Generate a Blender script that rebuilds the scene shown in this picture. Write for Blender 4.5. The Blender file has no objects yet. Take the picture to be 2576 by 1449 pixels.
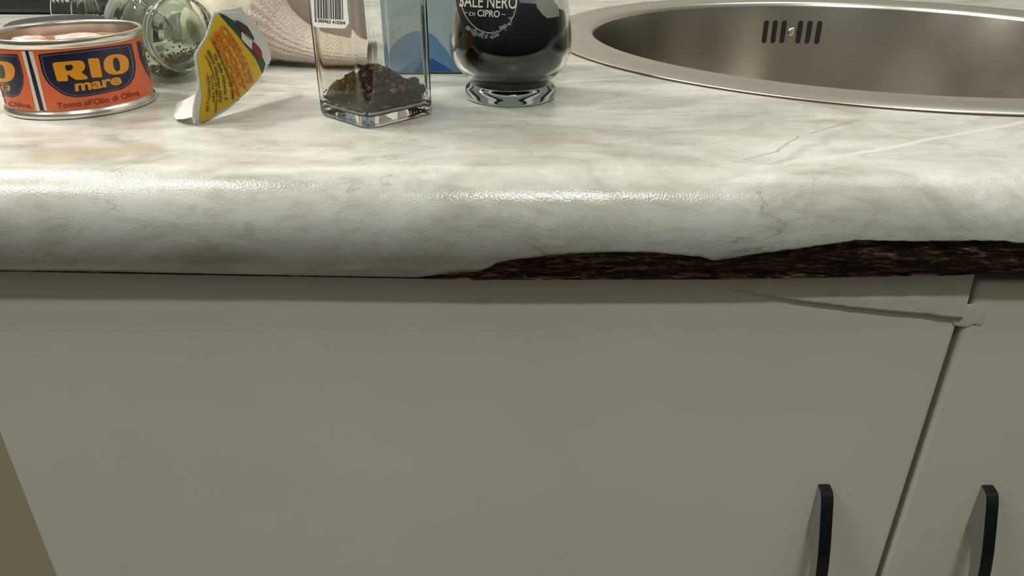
import bpy, bmesh, math, random
from mathutils import Vector, Matrix, noise
from mathutils.bvhtree import BVHTree
random.seed(7)
SC = bpy.context.scene
COL = SC.collection
R_ = math.radians

# ------------------------------------------------------------------ camera, world, lights, exposure
IW, IH = 2576, 1449
FPX, CH, CD = 1870.26, 0.0890753, 0.2561254
PIT, YAW, ROL = 0.477873, -0.0053778, 0.0015116
cy_, sy_ = math.cos(YAW), math.sin(YAW)
FWD = Vector((sy_*math.cos(PIT), cy_*math.cos(PIT), -math.sin(PIT)))
RGT = Vector((cy_, -sy_, 0)); UPV = RGT.cross(FWD)
RG = math.cos(ROL)*RGT + math.sin(ROL)*UPV
UP = -math.sin(ROL)*RGT + math.cos(ROL)*UPV
EYE = Vector((0, -CD, CH))
cd = bpy.data.cameras.new('camera'); cam = bpy.data.objects.new('camera', cd); COL.objects.link(cam)
cd.sensor_width = 36; cd.lens = 36*FPX/IW; cd.clip_start = 0.005; cd.clip_end = 30
cam.matrix_world = Matrix((( RG.x, UP.x, -FWD.x, EYE.x), (RG.y, UP.y, -FWD.y, EYE.y), (RG.z, UP.z, -FWD.z, EYE.z), (0,0,0,1)))
SC.camera = cam
SC.view_settings.view_transform = 'Standard'; SC.view_settings.look = 'None'
SC.view_settings.gamma = 1; SC.view_settings.use_curve_mapping = False
SC.view_settings.exposure = 0.0
SC.cycles.use_denoising = True
SC.cycles.max_bounces = 16; SC.cycles.transmission_bounces = 14; SC.cycles.glossy_bounces = 6
SC.cycles.sample_clamp_indirect = 4.0; SC.cycles.blur_glossy = 0.6

wd = bpy.data.worlds.new('room_ambient'); SC.world = wd; wd.use_nodes = True
wn, wl = wd.node_tree.nodes, wd.node_tree.links
wtc = wn.new('ShaderNodeTexCoord'); wsp = wn.new('ShaderNodeSeparateXYZ'); wl.new(wtc.outputs['Generated'], wsp.inputs[0])
wrp = wn.new('ShaderNodeValToRGB'); wmr = wn.new('ShaderNodeMapRange'); wmr.inputs['From Min'].default_value = -1
wl.new(wsp.outputs['Z'], wmr.inputs['Value']); wl.new(wmr.outputs['Result'], wrp.inputs['Fac'])
wrp.color_ramp.elements[0].position = 0.40; wrp.color_ramp.elements[0].color = (0.030, 0.027, 0.022, 1)
wrp.color_ramp.elements[1].position = 0.85; wrp.color_ramp.elements[1].color = (0.30, 0.31, 0.285, 1)
wl.new(wrp.outputs['Color'], wn['Background'].inputs[0]); wn['Background'].inputs[1].default_value = 1.0

def lamp(name, loc, target, sx, sy, power, color):
    d = bpy.data.lights.new(name, 'AREA'); d.shape = 'RECTANGLE'; d.size = sx; d.size_y = sy
    d.energy = power; d.color = color
    o = bpy.data.objects.new(name, d); COL.objects.link(o); o.location = loc
    o.rotation_euler = (Vector(target)-Vector(loc)).to_track_quat('-Z', 'Y').to_euler()
    return o
lamp('cabinet_strip_light', (-0.72, 0.31, 0.73), (-0.05, 0.12, 0), 0.20, 0.12, 7.0, (1.0, 0.95, 0.86))
lamp('ceiling_lamp_left', (-1.08, -0.42, 1.25), (-0.15, 0.0, 0), 0.34, 0.05, 5.0, (1.0, 0.95, 0.86))
lamp('ceiling_lamp_near', (-0.68, -0.14, 1.25), (-0.1, 0.0, 0), 0.34, 0.04, 5.2, (1.0, 0.95, 0.86))
lamp('ceiling_lamp_room', (0.11, -0.78, 1.20), (0, 0, 0), 0.32, 0.055, 7.4, (0.98, 1.0, 0.94))
lamp('ceiling_lamp_back', (0.75, 0.30, 1.30), (0.3, 0.3, 0), 0.8, 0.6, 4.6, (1.0, 0.97, 0.88))

# ------------------------------------------------------------------ helpers
def ray(px, py):
    return (FWD + RG*((px-IW/2)/FPX) - UP*((py-IH/2)/FPX)).normalized()
def on_z(px, py, z=0.0):
    d = ray(px, py); t = (z-EYE.z)/d.z; return EYE + d*t
def on_y(px, py, y):
    d = ray(px, py); t = (y-EYE.y)/d.y; return EYE + d*t

def tag(o, label=None, cat=None, group=None, kind=None):
    if label: o['label'] = label
    if cat: o['category'] = cat
    if group: o['group'] = group
    if kind: o['kind'] = kind
    return o
def empty(name, loc, label=None, cat=None, group=None):
    o = bpy.data.objects.new(name, None); COL.objects.link(o); o.location = loc; o.empty_display_size = 0.01
    return tag(o, label, cat, group)
ORG = {}
def mk(name, verts, faces, mat, parent=None, smooth=False, origin=None, uvs=None):
    """one mesh object; verts are given in room coordinates"""
    if parent is not None:
        org = ORG.get(parent.name, Vector(parent.location))
    else:
        org = Vector(origin) if origin is not None else Vector((0, 0, 0))
    me = bpy.data.meshes.new(name)
    me.from_pydata([tuple(Vector(v)-org) for v in verts], [], faces); me.validate(); me.update()
    if smooth: me.polygons.foreach_set('use_smooth', [True]*len(me.polygons))
    mats = mat if isinstance(mat, (list, tuple)) else [mat]
    for m in mats: me.materials.append(m)
    o = bpy.data.objects.new(name, me); COL.objects.link(o)
    if parent is not None:
        o.parent = parent
    else:
        o.location = org
    ORG[o.name] = org
    if uvs:
        ul = me.uv_layers.new(name='flat')
        for l in me.loops: ul.data[l.index].uv = uvs[l.vertex_index]
    return o
def bm_out(bm):
    bm.verts.index_update()
    v = [x.co.copy() for x in bm.verts]; f = [[q.index for q in p.verts] for p in bm.faces]; bm.free(); return v, f
def box_vf(x0, x1, y0, y1, z0, z1, bev=0.0, seg=3):
    bm = bmesh.new(); bmesh.ops.create_cube(bm, size=1)
    for v in bm.verts:
        v.co = Vector(((x0+x1)/2+v.co.x*(x1-x0), (y0+y1)/2+v.co.y*(y1-y0), (z0+z1)/2+v.co.z*(z1-z0)))
    if bev > 0: bmesh.ops.bevel(bm, geom=bm.edges[:], offset=bev, segments=seg, profile=0.5, affect='EDGES')
    return bm_out(bm)
def lathe(profile, M, n=72, close_ends=False):
    """profile = [(r, h)] ; M maps local (x, y, h) into the room; a point with r == 0 becomes a pole"""
    vs, fs, rings = [], [], []
    for r, h in profile:
        if r <= 1e-9:
            rings.append([len(vs)]); vs.append(M @ Vector((0, 0, h)))
        else:
            b = len(vs); rings.append([b+i for i in range(n)])
            for i in range(n):
                a = 2*math.pi*i/n; vs.append(M @ Vector((r*math.cos(a), r*math.sin(a), h)))
    for A, B in zip(rings, rings[1:]):
        if len(A) == 1 and len(B) == 1: continue
        for i in range(n):
            j = (i+1) % n
            if len(A) == 1: fs.append([A[0], B[j], B[i]])
            elif len(B) == 1: fs.append([A[i], A[j], B[0]])
            else: fs.append([A[i], A[j], B[j], B[i]])
    return vs, fs
def join(*parts):
    V, F = [], []
    for v, f in parts:
        b = len(V); V += list(v); F += [[i+b for i in q] for q in f]
    return V, F
def spline(pts, n=12):
    out = []
    P = [pts[0]]+list(pts)+[pts[-1]]
    for i in range(1, len(P)-2):
        p0, p1, p2, p3 = P[i-1], P[i], P[i+1], P[i+2]
        for k in range(n):
            t = k/n
            out.append(tuple(0.5*((2*b)+(-a+c)*t+(2*a-5*b+4*c-d)*t*t+(-a+3*b-3*c+d)*t**3) for a, b, c, d in zip(p0, p1, p2, p3)))
    out.append(tuple(pts[-1])); return out
def lerp1(tab, x):
    if x <= tab[0][0]: return tab[0][1]
    for (a, u), (b, v) in zip(tab, tab[1:]):
        if x <= b: return u+(v-u)*(x-a)/(b-a)
    return tab[-1][1]

# --- flat artwork: 2-D shapes and lettering, finely cut and laid on a surface
def fill2d(loops, cut=6.0):
    cu = bpy.data.curves.new('t', 'CURVE'); cu.dimensions = '2D'; cu.fill_mode = 'BOTH'
    for lp in loops:
        s = cu.splines.new('POLY'); s.points.add(len(lp)-1)
        for p, q in zip(s.points, lp): p.co = (q[0], -q[1], 0, 1)
        s.use_cyclic_u = True
    return cu2d(cu, cut)
def cu2d(cu, cut):
    o = bpy.data.objects.new('t', cu); me = o.to_mesh()
    bm = bmesh.new(); bm.from_mesh(me); o.to_mesh_clear(); bpy.data.objects.remove(o); bpy.data.curves.remove(cu)
    if cut and bm.verts:
        for ax in (0, 1):
            lo = min(v.co[ax] for v in bm.verts); hi = max(v.co[ax] for v in bm.verts)
            k = int((hi-lo)/cut)
            for i in range(1, k+1):
                no = [0, 0, 0]; no[ax] = 1; c = [0, 0, 0]; c[ax] = lo+cut*i
                bmesh.ops.bisect_plane(bm, geom=bm.verts[:]+bm.edges[:]+bm.faces[:], plane_co=c, plane_no=no)
    bm.verts.index_update()
    v = [(x.co.x, -x.co.y) for x in bm.verts]; f = [[q.index for q in p.verts] for p in bm.faces]; bm.free()
    return v, f
def text2d(s, path, h, bold=0.0, cut=0, shear=0.0, fit=True):
    """lettering run along a path of 2-D points (y down), cap height h"""
    cu = bpy.data.curves.new('t', 'FONT'); cu.body = s; cu.size = 1; cu.offset = bold; cu.resolution_u = 4; cu.shear = shear
    v, f = cu2d(cu, cut)
    if not v: return v, f
    x0 = min(p[0] for p in v); x1 = max(p[0] for p in v)
    seg = [0]
    for a, b in zip(path, path[1:]): seg.append(seg[-1]+math.hypot(b[0]-a[0], b[1]-a[1]))
    L = seg[-1]; out = []
    for (x, y) in v:
        d = (x-x0)/(x1-x0)*L
        k = 0
        while k < len(seg)-2 and seg[k+1] < d: k += 1
        a, b = path[k], path[k+1]; t = (d-seg[k])/(seg[k+1]-seg[k])
        ux, uy = (b[0]-a[0])/(seg[k+1]-seg[k]), (b[1]-a[1])/(seg[k+1]-seg[k])
        up = -y*h/0.73
        out.append((a[0]+(b[0]-a[0])*t+uy*up, a[1]+(b[1]-a[1])*t-ux*up))
    return out, f
def bezpath(pts, n=10): return spline(pts, n)
def stamp(objs, eps):
    """mapper: picture point -> point lying eps outside the printed surface of the given meshes"""
    V, F = [], []
    for o in objs:
        org = ORG[o.name]; b = len(V)
        V += [org+v.co for v in o.data.vertices]; F += [[i+b for i in p.vertices] for p in o.data.polygons]
    T = BVHTree.FromPolygons(V, F)
    cx = sum(v.x for v in V)/len(V); cz = sum(v.z for v in V)/len(V); cyy = sum(v.y for v in V)/len(V)
    def m(x, y):
        d = ray(x, y); h = T.ray_cast(EYE, d)
        k = 0
        while h[0] is None and k < 60:
            k += 1; d = (d+((Vector((cx, cyy, cz))-EYE).normalized()-d)*0.02).normalized(); h = T.ray_cast(EYE, d)
        n = h[1] if h[1].dot(d) < 0 else -h[1]
        return h[0]+n*eps
    return m
def lay(name, vf, mapper, mat, parent):
    v, f = vf
    vs = [mapper(*p) for p in v]
    # face the prints outward
    F = []
    for q in f:
        if len(q) < 3: continue
        n = (vs[q[1]]-vs[q[0]]).cross(vs[q[2]]-vs[q[0]])
        F.append(q if n.dot(vs[q[0]]-EYE) < 0 else q[::-1])
    return mk(name, vs, F, mat, parent)

# ------------------------------------------------------------------ materials
def newmat(name):
    m = bpy.data.materials.new(name); m.use_nodes = True
    nt = m.node_tree; b = nt.nodes['Principled BSDF']; return m, nt, b
def simple(name, col, rough=0.5, metal=0.0, spec=0.5, bump=None, coat=0.0, var=None):
    m, nt, b = newmat(name)
    b.inputs['Base Color'].default_value = (*col, 1); b.inputs['Roughness'].default_value = rough
    b.inputs['Metallic'].default_value = metal; b.inputs['Specular IOR Level'].default_value = spec
    b.inputs['Coat Weight'].default_value = coat
    tc = nt.nodes.new('ShaderNodeTexCoord')
    if var:
        sc, amt = var
        n = nt.nodes.new('ShaderNodeTexNoise'); n.inputs['Scale'].default_value = sc; n.inputs['Detail'].default_value = 5
        r = nt.nodes.new('ShaderNodeValToRGB')
        r.color_ramp.elements[0].position = 0.3; r.color_ramp.elements[1].position = 0.7
        r.color_ramp.elements[0].color = (*[c*(1-amt) for c in col], 1); r.color_ramp.elements[1].color = (*[min(1, c*(1+amt*0.6)) for c in col], 1)
        nt.links.new(tc.outputs['Object'], n.inputs['Vector']); nt.links.new(n.outputs['Fac'], r.inputs['Fac'])
        nt.links.new(r.outputs['Color'], b.inputs['Base Color'])
    if bump:
        sc, st, ds = bump
        n = nt.nodes.new('ShaderNodeTexNoise'); n.inputs['Scale'].default_value = sc; n.inputs['Detail'].default_value = 3
        bp = nt.nodes.new('ShaderNodeBump'); bp.inputs['Strength'].default_value = st; bp.inputs['Distance'].default_value = ds
        nt.links.new(tc.outputs['Object'], n.inputs['Vector']); nt.links.new(n.outputs['Fac'], bp.inputs['Height'])
        nt.links.new(bp.outputs['Normal'], b.inputs['Normal'])
    return m
def glassmat(name, col=(1, 1, 1), rough=0.0, ior=1.5):
    m, nt, b = newmat(name)
    b.inputs['Base Color'].default_value = (*col, 1); b.inputs['Roughness'].default_value = rough
    b.inputs['Transmission Weight'].default_value = 1; b.inputs['IOR'].default_value = ior
    return m

# strokes start and end on the worktop plane; the pixel pairs only say where on that plane
STROKES_PALE_GLINT = [((2120, 392), (2620, 298), .0022, .75), ((1390, 207), (1600, 196), .004, .55), ((1880, 425), (2250, 372), .003, .4), ((500, 428), (960, 418), .003, .35)]  # last stroke paints a lamp's faint glint along the front bend
STROKES_CLOUD = [((1880, 268), (2060, 240), .010, .5), ((1930, 420), (2180, 305), .0035, .55), ((2380, 330), (2520, 285), .006, .45), ((1150, 350), (1330, 330), .007, .4), ((1500, 330), (1660, 350), .006, .35)]
STROKES_TAN = [((60, 390), (420, 372), .012, .75), ((-60, 345), (230, 330), .008, .5), ((1140, 366), (1600, 338), .009, .30)]
STROKES_DARK = [((1865, 404), (1960, 378), .0007, .7), ((1950, 384), (2012, 340), .0010, .6), ((2030, 338), (2118, 312), .0007, .75), ((2085, 320), (2178, 300), .0006, .7), ((1930, 412), (2010, 396), .0006, .5), ((2420, 308), (2500, 294), .0006, .5), ((1180, 452), (1188, 447), .0010, .5), ((250, 430), (420, 398), .0006, .45), ((90, 428), (180, 420), .0008, .35)]
def marble():
    m, nt, b = newmat('marble_laminate'); N, L = nt.nodes, nt.links
    uv = N.new('ShaderNodeUVMap'); uv.uv_map = 'flat'
    mp = N.new('ShaderNodeMapping'); mp.inputs['Rotation'].default_value = (0, 0, R_(-38)); mp.inputs['Scale'].default_value = (1.0, 2.3, 1)
    L.new(uv.outputs['UV'], mp.inputs['Vector'])
    def nz(scale, det, rough, dist, src=mp.outputs['Vector']):
        n = N.new('ShaderNodeTexNoise'); n.inputs['Scale'].default_value = scale; n.inputs['Detail'].default_value = det
        n.inputs['Roughness'].default_value = rough; n.inputs['Distortion'].default_value = dist
        L.new(src, n.inputs['Vector']); return n.outputs['Fac']
    def ramp(src, stops):
        r = N.new('ShaderNodeValToRGB'); e = r.color_ramp.elements
        e[0].position, e[0].color = stops[0][0], (*stops[0][1], 1); e[1].position, e[1].color = stops[-1][0], (*stops[-1][1], 1)
        for p, c in stops[1:-1]:
            q = e.new(p); q.color = (*c, 1)
        L.new(src, r.inputs['Fac']); return r.outputs['Color']
    def mix(a, bb, fac, mode='MIX'):
        x = N.new('ShaderNodeMix'); x.data_type = 'RGBA'; x.blend_type = mode
        for s, v in ((x.inputs[6], a), (x.inputs[7], bb), (x.inputs[0], fac)):
            if hasattr(v, 'links') or hasattr(v, 'is_linked'): L.new(v, s)
            else: s.default_value = v if not isinstance(v, tuple) else (*v, 1)
        return x.outputs[2]
    cloud = ramp(nz(11, 6, 0.58, 1.2), [(0.30, (0.35, 0.34, 0.29)), (0.45, (0.53, 0.53, 0.47)), (0.60, (0.655, 0.655, 0.61)), (0.8, (0.70, 0.70, 0.66))])
    mott = ramp(nz(45, 8, 0.62, 1.6), [(0.34, (0.80, 0.78, 0.74)), (0.55, (1, 1, 1))])
    c = mix(cloud, mott, 0.75, 'MULTIPLY')
    # thin veins: narrow ridges of a distorted noise
    v = N.new('ShaderNodeMath'); v.operation = 'SUBTRACT'; v.inputs[1].default_value = 0.5; L.new(nz(8.5, 7, 0.6, 2.2), v.inputs[0])
    a = N.new('ShaderNodeMath'); a.operation = 'ABSOLUTE'; L.new(v.outputs[0], a.inputs[0])
    vein = ramp(a.outputs[0], [(0.0, (1, 1, 1)), (0.010, (0.25, 0.25, 0.25)), (0.03, (0, 0, 0))])
    brk = ramp(nz(16, 4, 0.6, 0.3, uv.outputs['UV']), [(0.54, (0, 0, 0)), (0.66, (0.75, 0.75, 0.75))])
    f = N.new('ShaderNodeMath'); f.operation = 'MULTIPLY'; L.new(vein, f.inputs[0]); L.new(brk, f.inputs[1])
    c = mix(c, (0.25, 0.215, 0.16), f.outputs[0])
    # individual veins and pale streaks of the sheet, plus one painted-in lamp glint, as short strokes in sheet coordinates (metres)
    dn = N.new('ShaderNodeTexNoise'); dn.inputs['Scale'].default_value = 60; dn.inputs['Detail'].default_value = 5; L.new(uv.outputs['UV'], dn.inputs['Vector'])
    dsub = N.new('ShaderNodeVectorMath'); dsub.operation = 'SUBTRACT'; dsub.inputs[1].default_value = (0.5, 0.5, 0.5); L.new(dn.outputs['Color'], dsub.inputs[0])
    def warp(k):
        sc = N.new('ShaderNodeVectorMath'); sc.operation = 'SCALE'; sc.inputs['Scale'].default_value = k; L.new(dsub.outputs[0], sc.inputs[0])
        ad = N.new('ShaderNodeVectorMath'); ad.operation = 'ADD'; L.new(uv.outputs['UV'], ad.inputs[0]); L.new(sc.outputs[0], ad.inputs[1]); return ad.outputs[0]
    W1, W2 = warp(0.016), warp(0.004)
    def stroke(src, a, bb, wd_, op):
        ax, ay = a; dx, dy = bb[0]-ax, bb[1]-ay; LL = math.hypot(dx, dy)
        m = N.new('ShaderNodeMapping'); m.vector_type = 'TEXTURE'; m.inputs['Location'].default_value = (ax, ay, 0); m.inputs['Rotation'].default_value = (0, 0, math.atan2(dy, dx)); L.new(src, m.inputs['Vector'])
        sp_ = N.new('ShaderNodeSeparateXYZ'); L.new(m.outputs[0], sp_.inputs[0])
        ab = N.new('ShaderNodeMath'); ab.operation = 'ABSOLUTE'; L.new(sp_.outputs['Y'], ab.inputs[0])
        f1 = N.new('ShaderNodeMapRange'); f1.interpolation_type = 'SMOOTHSTEP'; f1.inputs['From Min'].default_value = 0; f1.inputs['From Max'].default_value = wd_; f1.inputs['To Min'].default_value = op; f1.inputs['To Max'].default_value = 0; L.new(ab.outputs[0], f1.inputs['Value'])
        o2 = N.new('ShaderNodeMath'); o2.operation = 'SUBTRACT'; o2.inputs[1].default_value = LL/2; L.new(sp_.outputs['X'], o2.inputs[0])
        o3 = N.new('ShaderNodeMath'); o3.operation = 'ABSOLUTE'; L.new(o2.outputs[0], o3.inputs[0])
        f2 = N.new('ShaderNodeMapRange'); f2.interpolation_type = 'SMOOTHSTEP'; f2.inputs['From Min'].default_value = LL*0.38; f2.inputs['From Max'].default_value = LL*0.52; f2.inputs['To Min'].default_value = 1; f2.inputs['To Max'].default_value = 0; L.new(o3.outputs[0], f2.inputs['Value'])
        mu = N.new('ShaderNodeMath'); mu.operation = 'MULTIPLY'; L.new(f1.outputs[0], mu.inputs[0]); L.new(f2.outputs[0], mu.inputs[1]); return mu.outputs[0]
    def pt(x, y):
        p = on_z(x, y); return (p.x, p.y)
    for a, e, wd_, op in STROKES_PALE_GLINT: c = mix(c, (0.80, 0.80, 0.74), stroke(W2, pt(*a), pt(*e), wd_, op))
    for a, e, wd_, op in STROKES_CLOUD: c = mix(c, (0.42, 0.43, 0.37), stroke(W1, pt(*a), pt(*e), wd_, op))
    for a, e, wd_, op in STROKES_TAN: c = mix(c, (0.52, 0.46, 0.34), stroke(W1, pt(*a), pt(*e), wd_, op))
    for a, e, wd_, op in STROKES_DARK: c = mix(c, (0.24, 0.21, 0.17), stroke(W2, pt(*a), pt(*e), wd_, op))
    # a few small dark specks of dirt
    sp = N.new('ShaderNodeTexVoronoi'); sp.inputs['Scale'].default_value = 28; L.new(uv.outputs['UV'], sp.inputs['Vector'])
    s = ramp(sp.outputs['Distance'], [(0.0, (0.45, 0.45, 0.45)), (0.022, (0, 0, 0))])
    c = mix(c, (0.16, 0.13, 0.10), s)
    L.new(c, b.inputs['Base Color'])
    b.inputs['Roughness'].default_value = 0.17; b.inputs['Specular IOR Level'].default_value = 0.5
    g = N.new('ShaderNodeTexNoise'); g.inputs['Scale'].default_value = 1100; g.inputs['Detail'].default_value = 2; L.new(uv.outputs['UV'], g.inputs['Vector'])
    bp = N.new('ShaderNodeBump'); bp.inputs['Strength'].default_value = 0.3; bp.inputs['Distance'].default_value = 0.0004
    L.new(g.outputs['Fac'], bp.inputs['Height']); L.new(bp.outputs['Normal'], b.inputs['Normal'])
    return m
def chipboard():
    m, nt, b = newmat('particleboard'); N, L = nt.nodes, nt.links
    tc = N.new('ShaderNodeTexCoord'); mp = N.new('ShaderNodeMapping'); mp.inputs['Scale'].default_value = (0.22, 1, 1)
    L.new(tc.outputs['Object'], mp.inputs['Vector'])
    n = N.new('ShaderNodeTexNoise'); n.inputs['Scale'].default_value = 480; n.inputs['Detail'].default_value = 7; n.inputs['Roughness'].default_value = 0.65; n.inputs['Distortion'].default_value = 0.8
    L.new(mp.outputs['Vector'], n.inputs['Vector'])
    r = N.new('ShaderNodeValToRGB'); e = r.color_ramp.elements
    e[0].position = 0.36; e[0].color = (0.008, 0.004, 0.003, 1); e[1].position = 0.70; e[1].color = (0.33, 0.22, 0.125, 1)
    q = e.new(0.52); q.color = (0.048, 0.024, 0.014, 1)
    L.new(n.outputs['Fac'], r.inputs['Fac']); L.new(r.outputs['Color'], b.inputs['Base Color'])
    b.inputs['Roughness'].default_value = 0.9; b.inputs['Specular IOR Level'].default_value = 0.15
    bp = N.new('ShaderNodeBump'); bp.inputs['Strength'].default_value = 1; bp.inputs['Distance'].default_value = 0.0012
    L.new(n.outputs['Fac'], bp.inputs['Height']); L.new(bp.outputs['Normal'], b.inputs['Normal'])
    return m
def steel(name, rough, aniso=0.0, col=(0.60, 0.58, 0.53), brush=True):
    m, nt, b = newmat(name); N, L = nt.nodes, nt.links
    b.inputs['Base Color'].default_value = (*col, 1); b.inputs['Metallic'].default_value = 1; b.inputs['Roughness'].default_value = rough
    if aniso:
        b.inputs['Anisotropic'].default_value = aniso; b.inputs['Anisotropic Rotation'].default_value = 0.25
        tg = N.new('ShaderNodeTangent'); tg.direction_type = 'RADIAL'; tg.axis = 'Z'; L.new(tg.outputs[0], b.inputs['Tangent'])
    if brush:
        tc = N.new('ShaderNodeTexCoord'); mp = N.new('ShaderNodeMapping'); mp.inputs['Scale'].default_value = (0.15, 0.15, 3)
        L.new(tc.outputs['Object'], mp.inputs['Vector'])
        n = N.new('ShaderNodeTexNoise'); n.inputs['Scale'].default_value = 260; n.inputs['Detail'].default_value = 4
        L.new(mp.outputs['Vector'], n.inputs['Vector'])
        bp = N.new('ShaderNodeBump'); bp.inputs['Strength'].default_value = 0.03; bp.inputs['Distance'].default_value = 0.0002
        L.new(n.outputs['Fac'], bp.inputs['Height']); L.new(bp.outputs['Normal'], b.inputs['Normal'])
        n2 = N.new('ShaderNodeTexNoise'); n2.inputs['Scale'].default_value = 14; n2.inputs['Detail'].default_value = 3
        L.new(tc.outputs['Object'], n2.inputs['Vector'])
        mr = N.new('ShaderNodeMapRange'); mr.inputs['To Min'].default_value = rough*0.8; mr.inputs['To Max'].default_value = rough*1.3
        L.new(n2.outputs['Fac'], mr.inputs['Value']); L.new(mr.outputs['Result'], b.inputs['Roughness'])
    return m
M_MARBLE = marble(); M_CHIP = chipboard()
M_STEEL = steel('sink_steel', 0.24, aniso=0.75, col=(0.50, 0.475, 0.42)); M_RIMSTEEL = steel('sink_rim_steel', 0.30, brush=False, col=(0.60, 0.585, 0.54))
M_TIN = steel('can_tin', 0.22, col=(0.72, 0.68, 0.60), brush=False)
M_DOOR = simple('white_door_foil', (0.62, 0.59, 0.51), 0.42, spec=0.35, bump=(700, 0.10, 0.0003), var=(9, 0.05))
M_PEEL = simple('swollen_edge_foil', (0.60, 0.57, 0.485), 0.5, bump=(300, 0.4, 0.0006), var=(110, 0.10))
M_OLIVE = simple('olive_beige_panel', (0.40, 0.36, 0.24), 0.55, var=(12, 0.06))
M_GAPSHADE = simple('painted_gap_shade', (0.006, 0.006, 0.007), 0.8)  # shade in the overflow slots and door gap, put in as colour
M_CHROME = steel('handle_chrome', 0.16, col=(0.42, 0.42, 0.43), brush=False)
M_DARKREFLECT = simple('handle_dark_reflection', (0.004, 0.004, 0.005), 0.12, spec=0.6)  # black colour stands for the dark room mirrored in the face
M_BLACK = simple('black_plastic', (0.010, 0.010, 0.011), 0.30)
M_BLACKHOB = simple('black_enamel', (0.008, 0.009, 0.007), 0.35)
M_HOBTOP = simple('hob_glass', (0.02, 0.022, 0.018), 0.08)
M_GLASS = glassmat('clear_glass', (0.97, 0.985, 0.97))
M_GLASSG = glassmat('greenish_glass', (0.76, 0.81, 0.74))
M_SALTGLASS = glassmat('salt_jar_glass', (0.96, 0.975, 0.955))
M_ORANGE = simple('can_orange_print', (0.64, 0.115, 0.028), 0.38, var=(60, 0.08), spec=0.5)
M_NAVY = simple('navy_print', (0.006, 0.008, 0.035), 0.30)
M_NAVYLINE = simple('grey_blue_line', (0.12, 0.13, 0.17), 0.35)
M_AMBER = simple('amber_print', (0.66, 0.255, 0.0), 0.4)
M_MAROON = simple('maroon_print', (0.16, 0.012, 0.014), 0.4)
M_OFFWHITE = simple('offwhite_print', (0.62, 0.57, 0.46), 0.4)
M_PAPERWHITE = simple('white_paper', (0.62, 0.61, 0.575), 0.6)
M_YELLOW = simple('yellow_paper', (0.66, 0.42, 0.002), 0.5, var=(90, 0.10))
M_ORANGETXT = simple('orange_lettering', (0.60, 0.14, 0.01), 0.5)
M_BLACKTXT = simple('dark_lettering', (0.05, 0.03, 0.01), 0.6)
M_GREENPR = simple('dark_green_print', (0.012, 0.045, 0.035), 0.5)
M_REDPR = simple('crimson_print', (0.22, 0.006, 0.018), 0.5)
M_BROWNPR = simple('brown_print', (0.05, 0.028, 0.018), 0.5, var=(400, 0.7))
M_LABELW = simple('barcode_paper', (0.80, 0.80, 0.75), 0.5)
M_BARS = simple('barcode_ink', (0.02, 0.022, 0.03), 0.5)
M_PEPPER = simple('ground_pepper', (0.062, 0.032, 0.018), 0.85, var=(500, 0.6), bump=(1500, 0.8, 0.0006))
M_CORN = simple('peppercorn', (0.22, 0.115, 0.06), 0.6, var=(700, 0.35), bump=(900, 0.9, 0.0006))
M_CORND = simple('dark_peppercorn', (0.045, 0.038, 0.02), 0.65, var=(700, 0.3), bump=(900, 0.9, 0.0006))
M_SALT = simple('black_salt', (0.0008, 0.0008, 0.001), 0.6, spec=0.0, bump=(900, 0.4, 0.0004))
M_SALTDUST = simple('salt_dust', (0.52, 0.50, 0.44), 0.8, bump=(1200, 0.6, 0.0004))
M_LABELK = simple('black_label', (0.004, 0.004, 0.005), 0.4)
M_SILVERTXT = simple('silver_lettering', (0.62, 0.60, 0.52), 0.4)
M_GREYCRYST = simple('printed_crystals', (0.20, 0.19, 0.19), 0.5, var=(600, 0.5))
M_HERB = simple('dried_herbs', (0.30, 0.235, 0.12), 0.9, var=(500, 0.6), bump=(1200, 1, 0.0008))
M_OIL = simple('orange_oil', (0.85, 0.30, 0.10), 0.08, coat=1.0, var=(80, 0.15))
M_TUNA = simple('tuna_flesh', (0.74, 0.47, 0.38), 0.35, coat=0.6, var=(220, 0.25), bump=(500, 0.5, 0.0008))
M_TAUPE = simple('taupe_paper', (0.40, 0.325, 0.27), 0.6, var=(30, 0.10), bump=(90, 0.5, 0.002))
M_PALEBLUE = simple('pale_blue_print', (0.30, 0.38, 0.40), 0.4, var=(60, 0.06))
M_MIDBLUE = simple('mid_blue_print', (0.085, 0.19, 0.33), 0.4)
M_DEEPBLUE = simple('deep_blue_print', (0.004, 0.062, 0.23), 0.4)
M_WALL = simple('painted_wall', (0.55, 0.53, 0.47), 0.7, var=(5, 0.05))
M_FLOOR = simple('floor_tiles', (0.20, 0.17, 0.14), 0.5, var=(4, 0.15))

# ------------------------------------------------------------------ worktop (laminate shell over particleboard)
SX, SY, SRO, SRI = 0.2666, 0.3341, 0.242, 0.2077
XL, XR, YB = -0.75, 0.85, 0.62
RB = 0.019
ZB = [(-.75, -.0415), (-.2064, -.0418), (-.159, -.0424), (-.1115, -.0433), (-.0636, -.044), (-.0397, -.0443), (-.025, -.0423), (-.0154, -.0413), (-.0113, -.0392), (-.0073, -.035), (-.0011, -.0333),
      (.0156, -.0303), (.0262, -.0294), (.0398, -.0288), (.0519, -.0289), (.0612, -.0301), (.0705, -.0311), (.0771, -.0333), (.0828, -.0315), (.0913, -.0295), (.1057, -.0269), (.1171, -.0248),
      (.127, -.0229), (.1389, -.0231), (.1494, -.0232), (.1715, -.0228), (.1819, -.0229), (.1907, -.0241), (.215, -.0255), (.25, -.028), (.31, -.033), (.36, -.041), (.85, -.041)]
ZC = [(-.75, -.0425), (-.2073, -.0428), (-.112, -.0444), (-.0479, -.0452), (-.0157, -.0459), (.0809, -.0452), (.176, -.0430), (.183, -.0424), (.2022, -.0414), (.85, -.0410)]
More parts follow.
